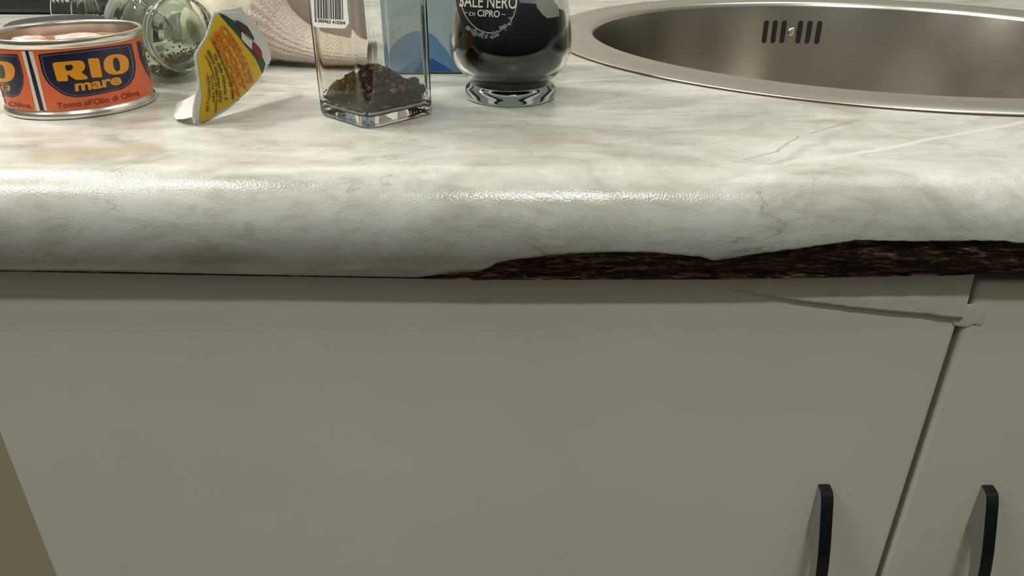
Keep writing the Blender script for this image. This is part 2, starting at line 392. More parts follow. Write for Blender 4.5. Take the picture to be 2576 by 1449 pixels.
def under(z):
    return min(.0105, .0095*max(0, (-.019-z)/.022)**2)
top = empty('kitchen_worktop', (0, 0, 0), 'white and grey marble-look laminate worktop with a rounded, chipped front edge', 'worktop')
def zb(x):
    j = 0.00035*noise.noise(Vector((x*260, 0, 3)))+0.0002*noise.noise(Vector((x*900, 5, 0)))
    amp = 1.0 if -0.03 < x < 0.34 else 0.15
    return lerp1(ZB, x)+j*amp
def shell():
    prof = [(YB*0+0.034, 0.0), (0.026, 0.0)]
    for k in range(0, 25):
        a = math.pi/2*k/24; prof.append((RB-RB*math.sin(a), -RB+RB*math.cos(a)))
    s = [0]
    for a, b in zip(prof, prof[1:]): s.append(s[-1]+math.hypot(a[0]-b[0], a[1]-b[1]))
    xs = []; x = XL
    while x < XR: xs.append(x); x += 0.0015 if -0.26 < x < 0.34 else 0.01
    xs.append(XR)
    V, U, F = [], [], []
    low = 10
    m = len(prof)+low+2
    for x in xs:
        for (y, z), d in zip(prof, s):
            V.append((x, y, z)); U.append((x, 0.034-d))
        zz = zb(x); z0 = prof[-1][1]
        lift = 0.0006*max(0, min(1, (x-0.0)/0.1)) * (0.6+0.4*noise.noise(Vector((x*40, 1, 1))))
        for k in range(1, low+1):
            t = k/low; z = z0+(zz-z0)*t
            V.append((x, under(z)-lift*t, z)); U.append((x, 0.034-s[-1]+(z-z0)))
        V.append((x, under(zz)+0.0007-lift, zz+0.00005)); U.append((x, 0.034-s[-1]+(zz-z0)))
        V.append((x, under(z0+(zz-z0)*.6)+0.0009-lift*0.3, z0+(zz-z0)*0.6)); U.append((x, 0.034-s[-1]+(zz-z0)))
    for i in range(len(xs)-1):
        for k in range(m-1):
            a = i*m+k; F.append([a, a+m, a+m+1, a+1][::-1])
    # flat top with the round cut-out
    C = [(XL, -0.034), (XR, -0.034), (XR, -YB), (XL, -YB)]
    hole = [(SX+0.222*math.cos(2*math.pi*i/160), -(SY+0.222*math.sin(2*math.pi*i/160))) for i in range(160)]
    v2, f2 = fill2d([C, hole], 0)
    b = len(V)
    for (x, y) in v2: V.append((x, -y, 0)); U.append((x, -y))
    for q in f2:
        p = [Vector(V[b+i]) for i in q[:3]]
        n = (p[1]-p[0]).cross(p[2]-p[0]).z
        F.append([b+i for i in (q if n > 0 else q[::-1])])
    return V, F, U
V, F, U = shell()
lam = mk('laminate', V, F, M_MARBLE, top, smooth=True, uvs=U)
tag(lam, 'glossy marble-pattern laminate skin, broken away along the lower right')
def core():
    xs = []; x = XL
    while x < XR: xs.append(x); x += 0.001 if -0.05 < x < 0.3 else 0.01
    xs.append(XR)
    V, F = [], []; nz_ = 26; m = nz_+1+3
    for x in xs:
        zbot = lerp1(ZC, x)+0.00015*noise.noise(Vector((x*200, 2, 0)))
        for k in range(nz_+1):
            z = -0.018+(zbot+0.018)*k/nz_
            w = min(1, max(0, (x+0.03)/0.04))
            y = under(z)+0.0015 - 0.0007*max(0, (k/nz_-0.6)/0.4) + w*(1-k/nz_)*(0.0010*noise.noise(Vector((x*130, z*420, 0)))+0.0008*noise.noise(Vector((x*330, z*1100, 4)))) + w*0.0004*noise.noise(Vector((x*500, z*1500, 8)))
            V.append((x, min(y, .0113), z))
        V.append((x, 0.0116, -0.0396)); V.append((x, 0.088, -0.0396)); V.append((x, 0.088, -0.018))
    for i in range(len(xs)-1):
        for k in range(m-1):
            a = i*m+k; F.append([a, a+1, a+m+1, a+m])
    return V, F
V, F = core(); cr = mk('particleboard_core', V, F, M_CHIP, top)
tag(cr, 'dark brown swollen particleboard showing where the laminate broke off')

# ------------------------------------------------------------------ cabinet doors, side panel, carcass
DY = 0.022
def door(name, x0, x1, ztop, label, bev=0.0022):
    t = empty(name, ((x0+x1)/2, DY, -0.78), label, 'cabinet door')
    v, f = box_vf(x0, x1, DY, DY+0.019, -0.78, ztop, bev, 4)
    mk('door_panel', v, f, M_DOOR, t, smooth=False)
    return t
dl = door('cabinet_door', -0.2436, 0.1905, -0.0400, 'wide white cabinet door with a swollen, peeling top right corner')
dr = door('cabinet_door', 0.1934, 0.5900, -0.0510, 'white cabinet door at the far right, cut by the picture edge')
def handle(xc, parent, name='handle'):
    out = spline([(0.0225, -.1622), (0.0180, -.1630), (0.0155, -.1662), (0.0126, -.1737), (0.0085, -.1850), (0.0059, -.1930), (0.0034, -.2036), (0.0005, -.2220), (-.0005, -.2450), (0.0005, -.2680), (0.0034, -.2864), (0.0059, -.2970), (0.0085, -.3050), (0.0126, -.3163), (0.0155, -.3238), (0.0180, -.3270), (0.0225, -.3278)], 5)
    inn = spline([(0.0225, -.1870), (0.0149, -.1950), (0.0100, -.2060), (0.0078, -.2220), (0.0070, -.2450), (0.0078, -.2680), (0.0100, -.2840), (0.0149, -.2950), (0.0225, -.3030)], 8)
    prof = out + inn[::-1]
    w = 0.0030
    # side walls (chrome) follow the bow, face strip (dark reflection painted black) along the outer curve
    V = [(xc-w, y, z) for y, z in prof]+[(xc+w, y, z) for y, z in prof]; n = len(prof)
    no = len(out)
    Fs = [[i, (i+1) % n, (i+1) % n+n, i+n] for i in range(no-1, n)]
    v2, f2 = fill2d([[(y*1000, z*1000) for y, z in prof]], 0)
    b = len(V)
    V += [(xc-w, y/1000, z/1000) for y, z in v2]; Fs += [[i+b for i in q] for q in f2]
    b = len(V)
    V += [(xc+w, y/1000, z/1000) for y, z in v2]; Fs += [[i+b for i in q][::-1] for q in f2]
    h = mk(name, V, Fs, M_CHROME, parent)
    # bevelled front strip, the mirrored dark room painted in as black
    S, FF = [], []
    sec = [(-w, 0), (-w+0.0003, -0.0004), (-w+0.0009, -0.0006), (w-0.0009, -0.0006), (w-0.0003, -0.0004), (w, 0)]
    for i, (y, z) in enumerate(out):
        a = Vector(out[max(0, i-1)]); c = Vector(out[min(no-1, i+1)]); t = (c-a).normalized(); nrm = Vector((t.y, -t.x))
        if nrm.x > 0: nrm = -nrm
        for dx, dn in sec: S.append((xc+dx, y+nrm.x*(-dn), z+nrm.y*(-dn)))
    k = len(sec)
    for i in range(no-1):
        for j in range(k-1): FF.append([i*k+j, i*k+j+1, (i+1)*k+j+1, (i+1)*k+j])
    st = mk('face_strip', S, FF, M_DARKREFLECT, h, smooth=False); tag(st, 'glossy front face, painted black as its reflection of the dark room')
    return h
handle(0.1505, dl); handle(0.2298, dr)
# swollen, peeling foil strip along the top of the left door, and the flake bridging the gap
def peel():
    lowt = [(.050, -.0490), (.0654, -.0516), (.0756, -.053), (.0926, -.0554), (.1097, -.0584), (.127, -.0611), (.1443, -.0634), (.1617, -.0652), (.1756, -.0667), (.1861, -.068), (.1904, -.0684)]
    xs = [0.056+(0.1903-0.056)*i/110 for i in range(111)]; rows = 14
    V, F = [], []
    for x in xs:
        zl = lerp1(lowt, x)+0.0003*noise.noise(Vector((x*300, 0, 0))); zt = -0.0420
        amp = min(1, max(0, (x-0.056)/0.07))
        for k in range(rows+1):
            t = k/rows; z = zt+(zl-zt)*t
            y = DY-0.0001-amp*(0.0019*math.sin(math.pi*min(1, t*1.0)*0.62)**1.5+0.0003*noise.noise(Vector((x*90, z*300, 2))))
            V.append((x, y, z))
        V.append((x, DY+0.0002, zl+0.0012*amp))
    m = rows+2
    for i in range(len(xs)-1):
        for k in range(m-1): F.append([i*m+k, i*m+k+1, (i+1)*m+k+1, (i+1)*m+k])
    o = mk('peeling_foil', V, F, M_PEEL, dl, smooth=True); tag(o, 'bulging loose strip of foil with a cracked lower edge')
    # flake
    pts = [(.1851, -.0676), (.1901, -.0622), (.1941, -.0612), (.1985, -.0630), (.2012, -.0680), (.2005, -.0722), (.1966, -.0715), (.1937, -.0730), (.1890, -.0722)]
    v2, f2 = fill2d([[(a*1e4, -b*1e4) for a, b in pts]], 6)
    V = []
    cxp, czp = .1935, -.0672
    for a, b in v2:
        x, z = a/1e4, -b/1e4; r = math.hypot((x-cxp)/.0085, (z-czp)/.0062)
        V.append((x, DY-0.0003-0.0007*max(0, 1-r*r)+0.00012*noise.noise(Vector((x*500, z*500, 1))), z))
    o = mk('foil_flake', V, [q for q in f2], M_PEEL, dl, smooth=True)
    mo = o.modifiers.new('s', 'SOLIDIFY'); mo.thickness = 0.0002
    tag(o, 'lifted flake of foil over the gap between the doors')
peel()
v, f = box_vf(-0.75, -0.2465, 0.044, 0.060, -0.80, -0.0395, 0.001, 2)
tag(mk('side_panel', v, f, M_OLIVE, None, origin=(-0.5, 0.03, -0.8)), 'olive beige panel set back beside the left edge of the wide white door', 'panel')
v, f = box_vf(-0.2430, 0.5900, 0.044, 0.070, -0.80, -0.0395-0.0015, 0, 1)  # black colour stands in for the shade behind the doors
tag(mk('base_cabinet', v, f, M_GAPSHADE, None, origin=(0.2, 0.045, -0.8)), 'cabinet body painted black as the shade in the gap between the two white doors', 'cabinet')

# ------------------------------------------------------------------ room shell
def struct(name, v, f, m): return tag(mk(name, v, f, m), kind='structure')
struct('floor', *box_vf(-2.5, 2.5, -2.6, 0.66, -0.90, -0.86), M_FLOOR)
struct('wall_back', *box_vf(-2.5, 2.5, 0.625, 0.70, -0.86, 1.9), M_WALL)

# ------------------------------------------------------------------ round steel sink
sink = empty('round_sink', (SX, SY, 0), 'round brushed steel sink bowl with a wide rim let into the worktop', 'sink')
MS = Matrix.Translation((SX, SY, 0))
rimp = [(SRO, 0.0004), (SRO, 0.0008), (SRO-.0010, .0014), (SRO-.0060, .0026), (SRO-.0110, .0034), (SRO-.0140, .0034), (SRO-.0155, .0028), (SRO-.018, .0025), (.2150, .0021), (.2120, .0018), (.2098, .0010), (.2084, -.0004), (.2077, -.0030)]
rim = mk('sink_rim', *lathe(rimp, MS, 256), M_RIMSTEEL, sink, smooth=True)
mk('sealing_gap', *lathe([(SRO-.002, .0001), (SRO+.0006, .0002), (SRO+.0012, .0003), (SRO+.0016, .0001)], MS, 256), simple('brown_seal', (0.10, 0.05, 0.02), 0.7), sink, smooth=True)
bowlp = [(.2077, -.0030), (.2070, -.010), (.2058, -.030), (.2045, -.060), (.2030, -.100), (.2005, -.135), (.195, -.148), (.184, -.156), (.165, -.160), (.10, -.163), (.045, -.165), (.043, -.170), (0, -.170)]
bowl = mk('bowl', *lathe(bowlp, MS, 256), M_STEEL, sink, smooth=True)
def wallr(z): return lerp1([(-.100, .2030), (-.060, .2045), (-.030, .2058), (-.010, .2070), (-.003, .2077)], z)
for th in (93.55, 91.0, 88.45, 83.95, 81.4, 78.8):
    V, F = [], []; n = 28; hw, z0, z1 = 0.0023, -.0385, -.0163
    pts = []
    for i in range(n):
        a = 2*math.pi*i/n; u = hw*math.cos(a); w = hw*math.sin(a); zc = (z1-hw) if w >= 0 else (z0+hw)
        pts.append((u, zc+w))
    def P(u, z, d):
        r = wallr(z)-d; a = R_(th)+u/r; return (SX+r*math.cos(a), SY+r*math.sin(a), z)
    V = [P(u, z, 0.0005) for u, z in pts]+[P(u*1.15, z, 0.0000) for u, z in pts]+[P(0, (z0+z1)/2, 0.0003)]  # black plate on the wall, painting the dark of an opening
    for i in range(n): F.append([i, (i+1) % n, n*2]); F.append([i, (i+1) % n, (i+1) % n+n, i+n])
    tag(mk('overflow_slot', V, F, M_GAPSHADE, sink), 'overflow slot, the shade of its opening painted as a black plate')
th = R_(86.0); zc = -.0272; r = wallr(zc)
ax = Vector((-math.cos(th), -math.sin(th), 0)); base = Vector((SX+r*math.cos(th), SY+r*math.sin(th), zc))
MM = Matrix.Translation(base) @ ax.to_track_quat('Z', 'Y').to_matrix().to_4x4()
mk('overflow_screw', *lathe([(0.0044, 0), (0.0043, .0008), (.0036, .0017), (.0022, .0022), (.0012, .0014), (0, .0013)], MM, 24), M_RIMSTEEL, sink, smooth=True)

# ------------------------------------------------------------------ open tuna can
CX, CY = -0.2159, 0.1146
can = empty('tuna_can', (CX, CY, 0), 'open round tuna can with orange print and navy badges, left end of the worktop', 'can')
MC = Matrix.Translation((CX, CY, 0))
can_p = [(0, .0022), (.0290, .0022), (.0305, .0005), (.0328, 0), (.0336, .0006), (.0338, .0018), (.0334, .0029), (.0327, .0034), (.0325, .0040), (.0325, .0312), (.0327, .0318), (.0335, .0322), (.0339, .0335), (.0338, .0349), (.0333, .0354), (.0326, .0352), (.0321, .0344), (.0320, .033), (.0318, .010), (0, .010)]
canb = mk('can_body', *lathe(can_p, MC, 160), M_TIN, can, smooth=True)
wrap = mk('printed_wrap', *lathe([(.03256, .0040), (.03262, .0046), (.03262, .0306), (.03256, .0312)], MC, 200), M_ORANGE, can, smooth=True)
tag(wrap, 'glossy orange printed band')
mp = stamp([wrap], 0.00005); mp2 = stamp([wrap], 0.0001); mp3 = stamp([wrap], 0.00016); mp4 = stamp([wrap], 0.00022)
def z1p(pts): return [(x/4.528, y/4.528) for x, y in pts]
def z8(pts): return [(x/7.627, 120+y/7.627) for x, y in pts]
shield = z1p([(435, 620), (800, 580), (1150, 538), (1495, 495), (1520, 590), (1545, 720), (1545, 800), (1530, 880), (1480, 960), (1380, 1020), (1240, 1052), (1100, 1080), (980, 1100), (870, 1110), (750, 1090), (680, 1055), (620, 1010), (560, 960), (520, 910), (485, 840), (460, 740)])
def inset(p, k, ky=None):
    cx = sum(a for a, b in p)/len(p); cyy = sum(b for a, b in p)/len(p); ky = ky or k
    return [(cx+(a-cx)*k, cyy+(b-cyy)*ky) for a, b in p]
left_sh = z1p([(-330, 640), (0, 612), (200, 618), (240, 740), (270, 880), (262, 980), (225, 1075), (150, 1112), (60, 1095), (-120, 1040), (-260, 950)])
right_sh = z1p([(1553, 472), (1640, 455), (1700, 560), (1752, 800), (1758, 905), (1715, 895), (1660, 820), (1600, 690), (1570, 580)])
for s in (shield, left_sh, right_sh):
    b = lay('badge', fill2d([s], 5), mp, M_NAVY, wrap)
    lay('badge_outline', fill2d([inset(s, .95, .93), inset(s, .93, .905)], 5), mp2, M_NAVYLINE, b)
sk = lay('seam_stripe', fill2d([[(50.5, 118.5), (79, 118.5), (94, 175), (121, 288), (94, 289), (72, 195)]], 5), mp, M_OFFWHITE, wrap)
lay('seam_line', fill2d([[(61, 118.5), (68, 118.5), (90, 195), (114, 287), (104, 288), (82, 205)]], 5), mp2, M_NAVY, sk)
Rl = [z8([(1008, 320), (1018, 295), (1035, 283), (1480, 243), (1540, 246), (1575, 256), (1610, 290), (1628, 340), (1632, 380), (1612, 430), (1560, 465), (1680, 560), (1682, 590), (1665, 604), (1500, 617), (1460, 615), (1420, 595), (1290, 505), (1310, 620), (1290, 640), (1120, 647), (1095, 625), (1050, 470)]),
      z8([(1250, 335), (1370, 325), (1395, 345), (1400, 380), (1385, 420), (1350, 435), (1275, 440), (1255, 395)])]
Il = [z8([(1685, 235), (1692, 213), (1712, 205), (1870, 197), (1890, 208), (1900, 235), (1960, 535), (1958, 556), (1940, 567), (1785, 576), (1762, 566), (1750, 545)])]
def oval(cx, cy, rx, ry, rot, n=36, p=2.4):
    o = []
    for i in range(n):
        a = 2*math.pi*i/n; c, s = math.cos(a), math.sin(a)
        x = rx*math.copysign(abs(c)**(2/p), c); y = ry*math.copysign(abs(s)**(2/p), s)
        o.append((cx+x*math.cos(rot)-y*math.sin(rot), cy+x*math.sin(rot)+y*math.cos(rot)))
    return o
Ol = [z1p(oval(1322, 733, 144, 116, R_(-4))), z1p(oval(1325, 733, 37, 78, R_(-10)))]
for s in (Rl, Il, Ol): lay('letter', fill2d(s, 5), mp3, M_AMBER, wrap)
lay('lettering', text2d('mare', z1p([(858, 1036), (1120, 1003), (1388, 950)]), 27, 0.035), mp3, M_AMBER, wrap)
Ol2 = [z1p(oval(30, 815, 144, 118, R_(6))), z1p(oval(22, 815, 37, 82, R_(-12)))]
lay('letter', fill2d(Ol2, 4), mp3, M_AMBER, wrap)
lay('lettering', text2d('mare', z1p([(-480, 960), (-200, 1000), (118, 1038)]), 27, 0.035), mp3, M_AMBER, wrap)
lay('lettering', text2d("Tonno all'Olio di Oliva", z1p([(655, 1238), (900, 1208), (1150, 1180), (1400, 1130), (1592, 1080)]), 14.5, 0.012), mp3, M_MAROON, wrap)
lay('lettering', text2d("all'Olio di Oliva.", z1p([(-400, 1090), (-120, 1160), (100, 1205), (370, 1232)]), 11.5, 0.012), mp3, M_MAROON, wrap)
v, f = lathe([(0, .0300), (.0317, .0300)], MC, 96)
V = []
rr = 40
for k in range(rr+1):
    for i in range(96):
        r_ = .0318*k/rr; a = 2*math.pi*i/96
        x, y = CX+r_*math.cos(a), CY+r_*math.sin(a)
        V.append((x, y, .0290+0.0006*noise.noise(Vector((x*140, y*140, 0)))*(1 if k < rr else 0)))
F = [[k*96+i, k*96+(i+1) % 96, (k+1)*96+(i+1) % 96, (k+1)*96+i] for k in range(rr) for i in range(96)]
tag(mk('tuna_oil', V, F, M_OIL, None, smooth=True, origin=(CX, CY, .0292)), 'orange oil filling the open tuna can', 'oil', kind='stuff')
chunks = [(-.2260, .1050, .0120, .0075, 10, 'flat pink tuna chunk at the left in the open can'), (-.2060, .1000, .0100, .0060, -8, 'small pink tuna chunk near the front rim of the can'),
          (-.2000, .1150, .0115, .0060, 6, 'long pale tuna chunk at the right in the oil'), (-.2160, .1250, .0110, .0065, 15, 'pale tuna chunk towards the back of the can'),
          (-.2370, .1190, .0075, .0060, 30, 'small tuna chunk by the far left rim of the can')]
for (x, y, a, b_, ang, lab) in chunks:
    bm = bmesh.new(); bmesh.ops.create_icosphere(bm, subdivisions=4, radius=1)
    for w in bm.verts:
        q = w.co.copy(); n_ = noise.noise(q*1.7+Vector((x*900, y*900, 0)))*0.22+noise.noise(q*4)*0.06
        q = q*(1+n_); q = Vector((q.x*a, q.y*b_, q.z*.0024)); q.rotate(Matrix.Rotation(R_(ang), 3, 'Z')); w.co = q+Vector((x, y, .0294))
    v, f = bm_out(bm)
    tag(mk('tuna_chunk', v, f, M_TUNA, None, smooth=True, origin=(x, y, .0285)), lab, 'food', 'tuna chunks in the can')

# ------------------------------------------------------------------ square pepper jar
PX_, PY_ = -0.0660, 0.0942
ang0 = R_(-88.0)
def sqring(half, rc, z, n=8):
    """rounded square with one corner towards the viewer"""
    out = []
    for q in range(4):
        a0 = q*math.pi/2
        cxr, cyr = (half-rc), (half-rc)
        for i in range(n+1):
            a = math.pi/2*i/n
            x, y = cxr+rc*math.cos(a), cyr+rc*math.sin(a)
            X = x*math.cos(a0)-y*math.sin(a0); Y = x*math.sin(a0)+y*math.cos(a0)
            if i == 0: out.append(((half*math.cos(a0)-(cyr-.0008)*math.sin(a0)), (half*math.sin(a0)+(cyr-.0008)*math.cos(a0))))
            out.append((X, Y))
            if i == n:
                x, y = cxr-.0008, half
                out.append((x*math.cos(a0)-y*math.sin(a0), x*math.sin(a0)+y*math.cos(a0)))
    rot = ang0-math.pi/4
    return [(PX_+X*math.cos(rot)-Y*math.sin(rot), PY_+X*math.sin(rot)+Y*math.cos(rot), z) for X, Y in out]
def loft(rings, cap0=True, cap1=True):
    V, F = [], []; n = len(rings[0])
    for r in rings: V += r
    for k in range(len(rings)-1):
        for i in range(n): F.append([k*n+i, k*n+(i+1) % n, (k+1)*n+(i+1) % n, (k+1)*n+i])
    if cap0: F.append(list(range(n))[::-1])
    if cap1: F.append([(len(rings)-1)*n+i for i in range(n)])
    return V, F
jar = empty('pepper_jar', (PX_, PY_, 0), 'square clear glass pepper jar with a barcode sticker, a quarter full', 'jar')
H = 0.0202
outer = [(H-.0030, .0050, 0.0002), (H-.0012, .0055, .0004), (H-.0003, .006, .0012), (H, .006, .0026), (H, .006, .0034), (H, .006, .0832), (H, .006, .0840), (H-.0010, .007, .0870), (H-.005, .0095, .0900)]
inner = [(H-.0068, .0095, .0900), (H-.0034, .0055, .0860), (H-.0021, .0045, .0830), (H-.0021, .0045, .0822), (H-.0021, .0045, .0083), (H-.0021, .0045, .0075), (H-.0030, .0045, .0055), (H-.0060, .0060, .0044), (H-.012, .0050, .0040)]
body = mk('glass_body', *loft([sqring(h, r, z) for h, r, z in outer+inner]), M_GLASS, jar, smooth=True)
# sharp enough edges: keep flat sides crisp
MJ = Matrix.Translation((PX_, PY_, 0))
mk('grinder_cap', *lathe([(0, .0905), (.0195, .0905), (.0200, .0915), (.0200, .1150), (.0185, .1170), (0, .1170)], MJ, 64), M_BLACK, jar, smooth=False)
mj = stamp([body], 0.0001); mj2 = stamp([body], 0.00016)
def lay_face(name, vf, eps, mat, parent):
    # front-left face plane of the jar
    rr_ = sqring(H, .006, 0.04)
    # outward normal of the left front face
    a = ang0-math.pi/4
    nrm = Vector((math.cos(a), math.sin(a), 0))
    p0 = Vector((PX_, PY_, 0))+nrm*(H+eps)
    def m(x, y):
        d = ray(x, y); t = (p0-EYE).dot(nrm)/d.dot(nrm); return EYE+d*t
    return lay(name, vf, m, mat, parent)
stk = lay_face('barcode_sticker', fill2d([[(781, -20), (872, -20), (874, 20), (878, 58), (872, 66), (866, 72), (800, 69), (789, 66), (786, 55)]], 0), 0.00008, M_LABELW, jar)
tag(stk, 'white sticker with a barcode')
xb = 789.0; random.seed(3); bars = []
while xb < 860:
    w = random.choice([1.1, 1.1, 2.0, 3.0]); bars.append((xb, xb+w)); xb += w+random.choice([1.0, 1.2, 1.9, 2.6])
V, F = [], []
vs, fs = [], []
for a, b_ in bars:
    k = len(vs); ln = 46 if (a-789) > 0 else 46
    vs += [(a, -20), (b_, -20), (b_+2.2, ln+(a-789)*0.05), (a+2.2, ln+(a-789)*0.05)]; fs.append([k, k+1, k+2, k+3])
lay_face('barcode', (vs, fs), 0.00014, M_BARS, stk)
lay_face('lettering', text2d('8 000965 410304', [(791, 55), (830, 59), (868, 62)], 8.6, 0.02), 0.00014, M_BARS, stk)
def sides(h):  # is a point inside the jar cavity
    return H-.0024-h
# heap of crushed pepper
random.seed(11)
def heap_h(x, y):
    d = math.hypot(x+0.001, (y-0.002))
    return 0.0046+0.0112*math.exp(-(d/0.0135)**2)+0.0066
def inside(x, y, mgn):
    rot = -(ang0-math.pi/4); X = x*math.cos(rot)-y*math.sin(rot); Y = x*math.sin(rot)+y*math.cos(rot)
    return max(abs(X), abs(Y)) < H-.0024-mgn
parts = []
# solid mound under the crumbs
n = 60; lim = 0.0275; V, F, idx = [], [], {}
for i in range(n+1):
    for j in range(n+1):
        x = -lim+2*lim*i/n; y = -lim+2*lim*j/n
        if inside(x, y, 0.0018):
            idx[(i, j)] = len(V); V.append((PX_+x, PY_+y, heap_h(x, y)-0.0010+0.0011*noise.noise(Vector((x*500, y*500, 0)))))
for (i, j) in list(idx):
    if all(k in idx for k in ((i+1, j), (i+1, j+1), (i, j+1))): F.append([idx[(i, j)], idx[(i+1, j)], idx[(i+1, j+1)], idx[(i, j+1)]])
# skirt down to the floor of the jar
edge = {}
for q in F:
    for a, b_ in zip(q, q[1:]+q[:1]): edge[(a, b_)] = 1
bd = [(a, b_) for (a, b_) in edge if (b_, a) not in edge]
m_ = {}
for a, b_ in bd:
    for k in (a, b_):
        if k not in m_: m_[k] = len(V); V.append((V[k][0], V[k][1], .0046))
    F.append([b_, a, m_[a], m_[b_]])
mound = (V, F)
def crumb(x, y, z, r, sub=1, seed=0):
    bm = bmesh.new(); bmesh.ops.create_icosphere(bm, subdivisions=sub, radius=r)
    sq = (random.uniform(.7, 1.2), random.uniform(.7, 1.2), random.uniform(.6, 1.1))
    for w in bm.verts:
        k = 1+0.35*noise.noise(w.co/r*1.6+Vector((seed, 0, 0))); w.co = Vector((w.co.x*sq[0]*k+x, w.co.y*sq[1]*k+y, w.co.z*sq[2]*k+z))
    return bm_out(bm)
dark, light = [mound], []
for k in range(4200):
    x = random.uniform(-lim, lim); y = random.uniform(-lim, lim); r = random.choice([.0004, .0006, .0008, .0011, .0014])
    if not inside(x, y, r*1.25): continue
    hz = heap_h(x, y)
    on_edge = not inside(x, y, 0.003)
    z = random.uniform(0.006, hz-0.0006) if on_edge else hz-random.uniform(-0.0003, .0012)
    (light if random.random() < 0.17 else dark).append(crumb(PX_+x, PY_+y, max(z, 0.0052+r), r, 1, k))
random.seed(21)
dv, df = join(*dark); lv, lf = join(*light)
pep = mk('pepper_crumbs', dv+lv, df+[[i+len(dv) for i in q] for q in lf], [M_PEPPER, M_CORN], None, smooth=False, origin=(PX_, PY_, .0046))
for i, p in enumerate(pep.data.polygons):
    if i >= len(df): p.material_index = 1
tag(pep, 'heap of dark crushed pepper in the square glass jar', 'pepper', kind='stuff')
def corner_pt(px, py, depth):
    p = on_y(px, py, depth); return p
corns = [(843, 214, .0862, .0021, M_CORN, 'round brown peppercorn at the upper left of the pepper heap'),
         (817, 226, .0868, .0020, M_CORN, 'brown peppercorn against the left glass wall of the jar'),
         (1036, 203, .0962, .0023, M_CORND, 'large dark green peppercorn high at the right of the heap'),
         (1046, 215, .0940, .0021, M_CORND, 'dark peppercorn just below the large one at the right'),
         (1070, 236, .0952, .0019, M_CORND, 'dark peppercorn lowest against the right glass wall'),
         (990, 230, .0815, .0020, M_CORN, 'pale brown wrinkled peppercorn right of the heap centre')]
for k, (px, py, dep, r, m, lab) in enumerate(corns):
    p = on_y(px, py, dep)
    lx, ly = p.x-PX_, p.y-PY_
    s = 1.0
    while not inside(lx*s, ly*s, r*1.15) and s > 0.5: s -= 0.01
    x, y = lx*s, ly*s; z = p.z if abs(p.z) < .03 else heap_h(x, y)
    v, f = crumb(PX_+x, PY_+y, max(z, heap_h(x, y)+r*0.2), r, 3, k*5)
    tag(mk('peppercorn', v, f, m, None, smooth=True, origin=(PX_+x, PY_+y, z-r)), lab, 'peppercorn', 'whole peppercorns in the square jar')

# ------------------------------------------------------------------ round black-salt jar
GX, GY = -0.0030, 0.1305
MG = Matrix.Translation((GX, GY, 0))
sj = empty('salt_jar', (GX, GY, 0), 'bulbous glass jar of black salt with a round black label', 'jar')
g_out = spline([(.0200, .0002), (.0222, .0004), (.0231, .0018), (.0233, .0042), (.0226, .0062), (.0208, .0080), (.0210, .0095), (.0238, .0122), (.0275, .0165), (.0298, .0215), (.0304, .0262), (.0302, .032), (.0293, .040), (.0277, .048), (.0245, .0560), (.0205, .0620), (.0172, .0650), (.0165, .0700)], 5)
g_in = spline([(.0150, .0700), (.0152, .0650), (.0188, .0605), (.0226, .0548), (.0256, .0475), (.0272, .040), (.0281, .032), (.0283, .0262), (.0277, .0220), (.0256, .0175), (.0222, .0138), (.0195, .0112), (.0188, .0090), (.0190, .0068), (.0175, .0056), (.010, .0052)], 5)
prof = [(0, .0022), (.012, .0022), (.0185, .0006)]+g_out+g_in+[(0, .0052)]
sgl = mk('glass_body', *lathe(prof, MG, 128), M_SALTGLASS, sj, smooth=True)
mk('grinder_cap', *lathe([(0, .0705), (.0215, .0665), (.0225, .0680), (.0225, .0990), (.0205, .1020), (0, .1020)], MG, 72), M_BLACK, sj, smooth=False)
ins = [(0, .0054)]+[(max(0.0001, r-.0002), z) for r, z in g_in[::-1] if z < .0415]
ins = [(r, max(z, .00535)) for r, z in ins]+[(.0262, .0425), (.018, .0440), (0, .0448)]
sv, sf = lathe(ins, MG, 96)
tag(mk('black_salt', sv, sf, M_SALT, None, smooth=True, origin=(GX, GY, .0055)), 'black salt filling the bulbous glass jar', 'salt', kind='stuff')
mg1 = stamp([sgl], 0.00008); mg2 = stamp([sgl], 0.00020); mg3 = stamp([sgl], 0.0003)
lb = lay('round_label', fill2d([oval(1227, -2, 80, 108, R_(-9), 60, 2.0)], 5), mg1, M_LABELK, sj)
tag(lb, 'round black label')
lay('label_ring', fill2d([oval(1229, -8, 71, 92, R_(-9), 60, 2.0), oval(1229, -8, 69.3, 90.3, R_(-9), 60, 2.0)], 5), mg2, M_SILVERTXT, lb)
